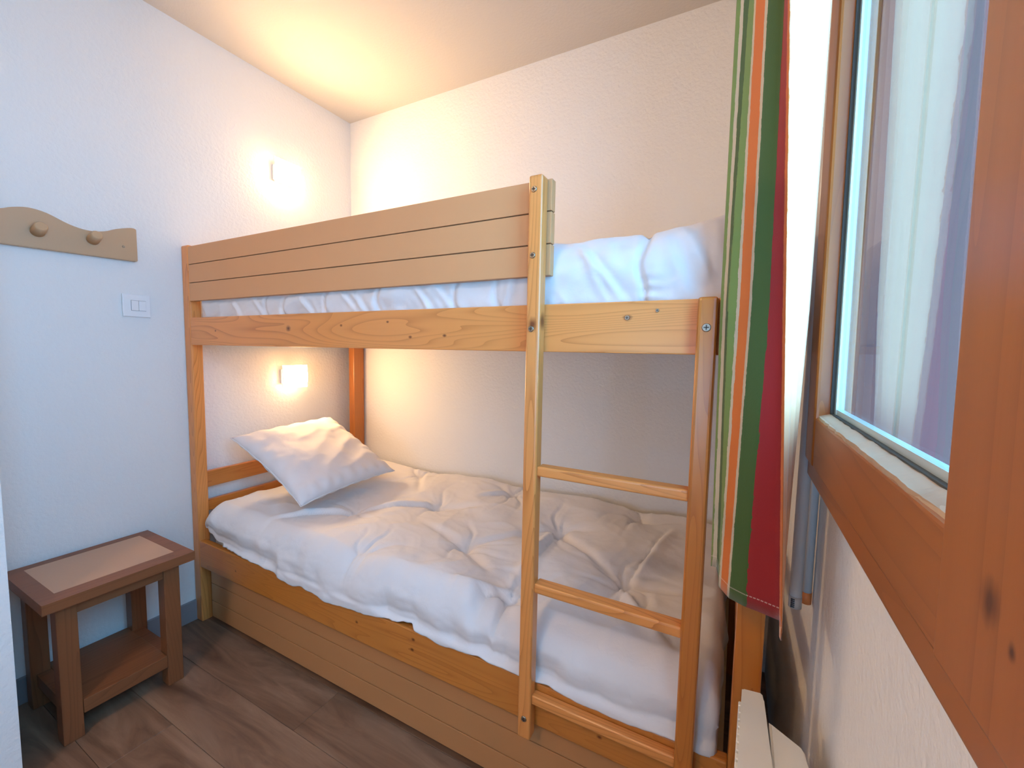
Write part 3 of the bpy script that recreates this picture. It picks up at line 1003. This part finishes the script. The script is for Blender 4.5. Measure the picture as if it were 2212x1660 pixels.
def curtain_mat():
    m, nt, b, out = new_mat('striped_cotton')
    uv = N(nt, 'ShaderNodeUVMap')
    uv.uv_map = 'UVMap'
    sep = N(nt, 'ShaderNodeSeparateXYZ')
    nt.links.new(uv.outputs[0], sep.inputs[0])
    nz = N(nt, 'ShaderNodeTexNoise', noise_dimensions='2D')
    mp = N(nt, 'ShaderNodeMapping')
    mp.inputs['Scale'].default_value = (60, 26, 1)
    nt.links.new(uv.outputs[0], mp.inputs['Vector'])
    nt.links.new(mp.outputs[0], nz.inputs['Vector'])
    setin(nz, Scale=1.0, Detail=4.0, Roughness=0.7)
    ma = N(nt, 'ShaderNodeMath', operation='MULTIPLY_ADD')
    ma.inputs[1].default_value = 0.022
    nt.links.new(nz.outputs[0], ma.inputs[0])
    nt.links.new(sep.outputs[0], ma.inputs[2])
    sb = N(nt, 'ShaderNodeMath', operation='SUBTRACT')
    sb.inputs[1].default_value = 0.011
    nt.links.new(ma.outputs[0], sb.inputs[0])
    rp = N(nt, 'ShaderNodeValToRGB')
    rp.color_ramp.interpolation = 'CONSTANT'
    tot = sum(STRIPE_W)
    e = rp.color_ramp.elements
    acc = 0
    for k, (w, c) in enumerate(zip(STRIPE_W, STRIPE_C)):
        if k == 0: el = e[0]; el.position = 0
        elif k == 1: el = e[1]; el.position = acc / tot
        else: el = e.new(acc / tot)
        el.color = rgba(CC[c])
        acc += w
    nt.links.new(sb.outputs[0], rp.inputs[0])
    # stitched hem: dashes on a line above the edge
    d = N(nt, 'ShaderNodeMath', operation='COMPARE')
    d.inputs[1].default_value = 0.020
    d.inputs[2].default_value = 0.0009
    nt.links.new(sep.outputs[1], d.inputs[0])
    ds = N(nt, 'ShaderNodeMath', operation='MULTIPLY')
    ds.inputs[1].default_value = 130.0
    nt.links.new(sep.outputs[0], ds.inputs[0])
    df = N(nt, 'ShaderNodeMath', operation='FRACT')
    nt.links.new(ds.outputs[0], df.inputs[0])
    dg = N(nt, 'ShaderNodeMath', operation='GREATER_THAN')
    dg.inputs[1].default_value = 0.3
    nt.links.new(df.outputs[0], dg.inputs[0])
    dm = N(nt, 'ShaderNodeMath', operation='MULTIPLY')
    nt.links.new(d.outputs[0], dm.inputs[0])
    nt.links.new(dg.outputs[0], dm.inputs[1])
    dm2 = N(nt, 'ShaderNodeMath', operation='MULTIPLY')
    dm2.inputs[1].default_value = 0.5
    nt.links.new(dm.outputs[0], dm2.inputs[0])
    col = mixc(nt, dm2.outputs[0], rp.outputs[0], (0.75, 0.6, 0.5))
    nt.links.new(col, b.inputs['Base Color'])
    setin(b, Roughness=0.9)
    setin(b, Sheen_Weight=0.2)
    tc = N(nt, 'ShaderNodeTexCoord')
    wn = N(nt, 'ShaderNodeTexNoise')
    setin(wn, Scale=500.0, Detail=2.0)
    nt.links.new(tc.outputs['Object'], wn.inputs['Vector'])
    bp = N(nt, 'ShaderNodeBump')
    setin(bp, Strength=0.2, Distance=0.001)
    nt.links.new(wn.outputs[0], bp.inputs['Height'])
    nt.links.new(bp.outputs[0], b.inputs['Normal'])
    return m


def col_x(tab, z):
    (z0, x0), (z1, x1), (z2, x2) = tab
    if z >= z1:
        t = min((z - z1) / (z0 - z1), 1.6)
        return x1 + (x0 - x1) * t
    return x1 + (x2 - x1) * (z1 - z) / (z1 - z2)


ZTOP = 2.2375
NV, SUBC = 60, 5
bm = bmesh.new()
uvl = bm.loops.layers.uv.new('UVMap')
tot = sum(STRIPE_W)
acc = [0]
for w in STRIPE_W: acc.append(acc[-1] + w)
grid = []
for ci in range(len(COLS) - 1):
    for s in range(SUBC if ci < len(COLS) - 2 else SUBC + 1):
        f = s / SUBC
        colv = []
        for k in range(NV + 1):
            t = k / NV
            pts_ = []
            for c in (COLS[ci], COLS[ci + 1]):
                z = c[2] + (ZTOP - c[2]) * t
                pts_.append((col_x(c[1], z), c[0], z))
            a, b_ = pts_
            x, y, z = (a[i] + (b_[i] - a[i]) * f for i in range(3))
            if 12 <= ci <= 13:      # pleated lining edge
                g = math.sin((ci - 12 + f) * 9.0 + 0.8 * mnoise.noise(Vector((z * 2, ci, 0))))
                x -= 0.0016 * g; y += 0.0024 * g
            y += 0.0025 * mnoise.noise(Vector((x * 30, z * 3, 2.0)))
            colv.append((bm.verts.new((x, y, z)), (acc[ci] + STRIPE_W[ci] * f) / tot, (ZTOP - 0.75) * t))
        grid.append(colv)
for i in range(len(grid) - 1):
    for k in range(NV):
        q = (grid[i][k], grid[i + 1][k], grid[i + 1][k + 1], grid[i][k + 1])
        fc = bm.faces.new([a[0] for a in q])
        for lp, a in zip(fc.loops, q):
            lp[uvl].uv = (a[1], a[2])
cu = link('curtain', bm, curtain_mat(), smooth=True)
sol = cu.modifiers.new('thickness', 'SOLIDIFY')
sol.thickness = 0.0012
tag(cu, 'striped green, orange and red curtain drawn aside by the window', 'curtain')
rl = tag(box('curtain_rail', MT['white_plastic'], 1.95, 2.09, -1.75, -0.70, 2.2395, 2.262, bev=0.003), 'white curtain rail on the wall above the window', 'curtain rail')
box('rail_bracket', MT['white_plastic'], 2.08, RX - 0.0003, -1.4, -1.37, 2.225, 2.26, rl)
box('rail_bracket', MT['white_plastic'], 2.08, RX - 0.0003, -0.80, -0.77, 2.225, 2.26, rl)


def draw_rod(x, y, z0, r, x_top, y_top, label, tape):
    t = empty('draw_rod', (x, y, z0), label=label, cat='curtain rod', group='white curtain draw rods')
    top = (x_top, y_top, 2.238)
    cyl('rod', MT['rod'], (x, y, z0 + 0.012), top, r, None, t, 20)
    cyl('end_cap', tape, (x, y, z0), (x, y, z0 + 0.022), r + 0.0006, None, t, 20)
    return t


rod_a = draw_rod(2.1005, -0.832, 0.700, 0.0100, 2.1005, -0.832, 'white draw rod with grey printed tape end, next to the curtain', MT['tape2'])
bm = bmesh.new()
for q in range(5):
    bm_box(bm, 2.0925, 2.0985, -0.8435, -0.8405, 0.703 + q * 0.0035, 0.7048 + q * 0.0035)
link('tape_print', bm, MT['black'], rod_a)
draw_rod(2.1195, -0.812, 0.703, 0.0080, 2.1195, -0.812, 'white draw rod with orange tape end, next to the wall', MT['tape'])
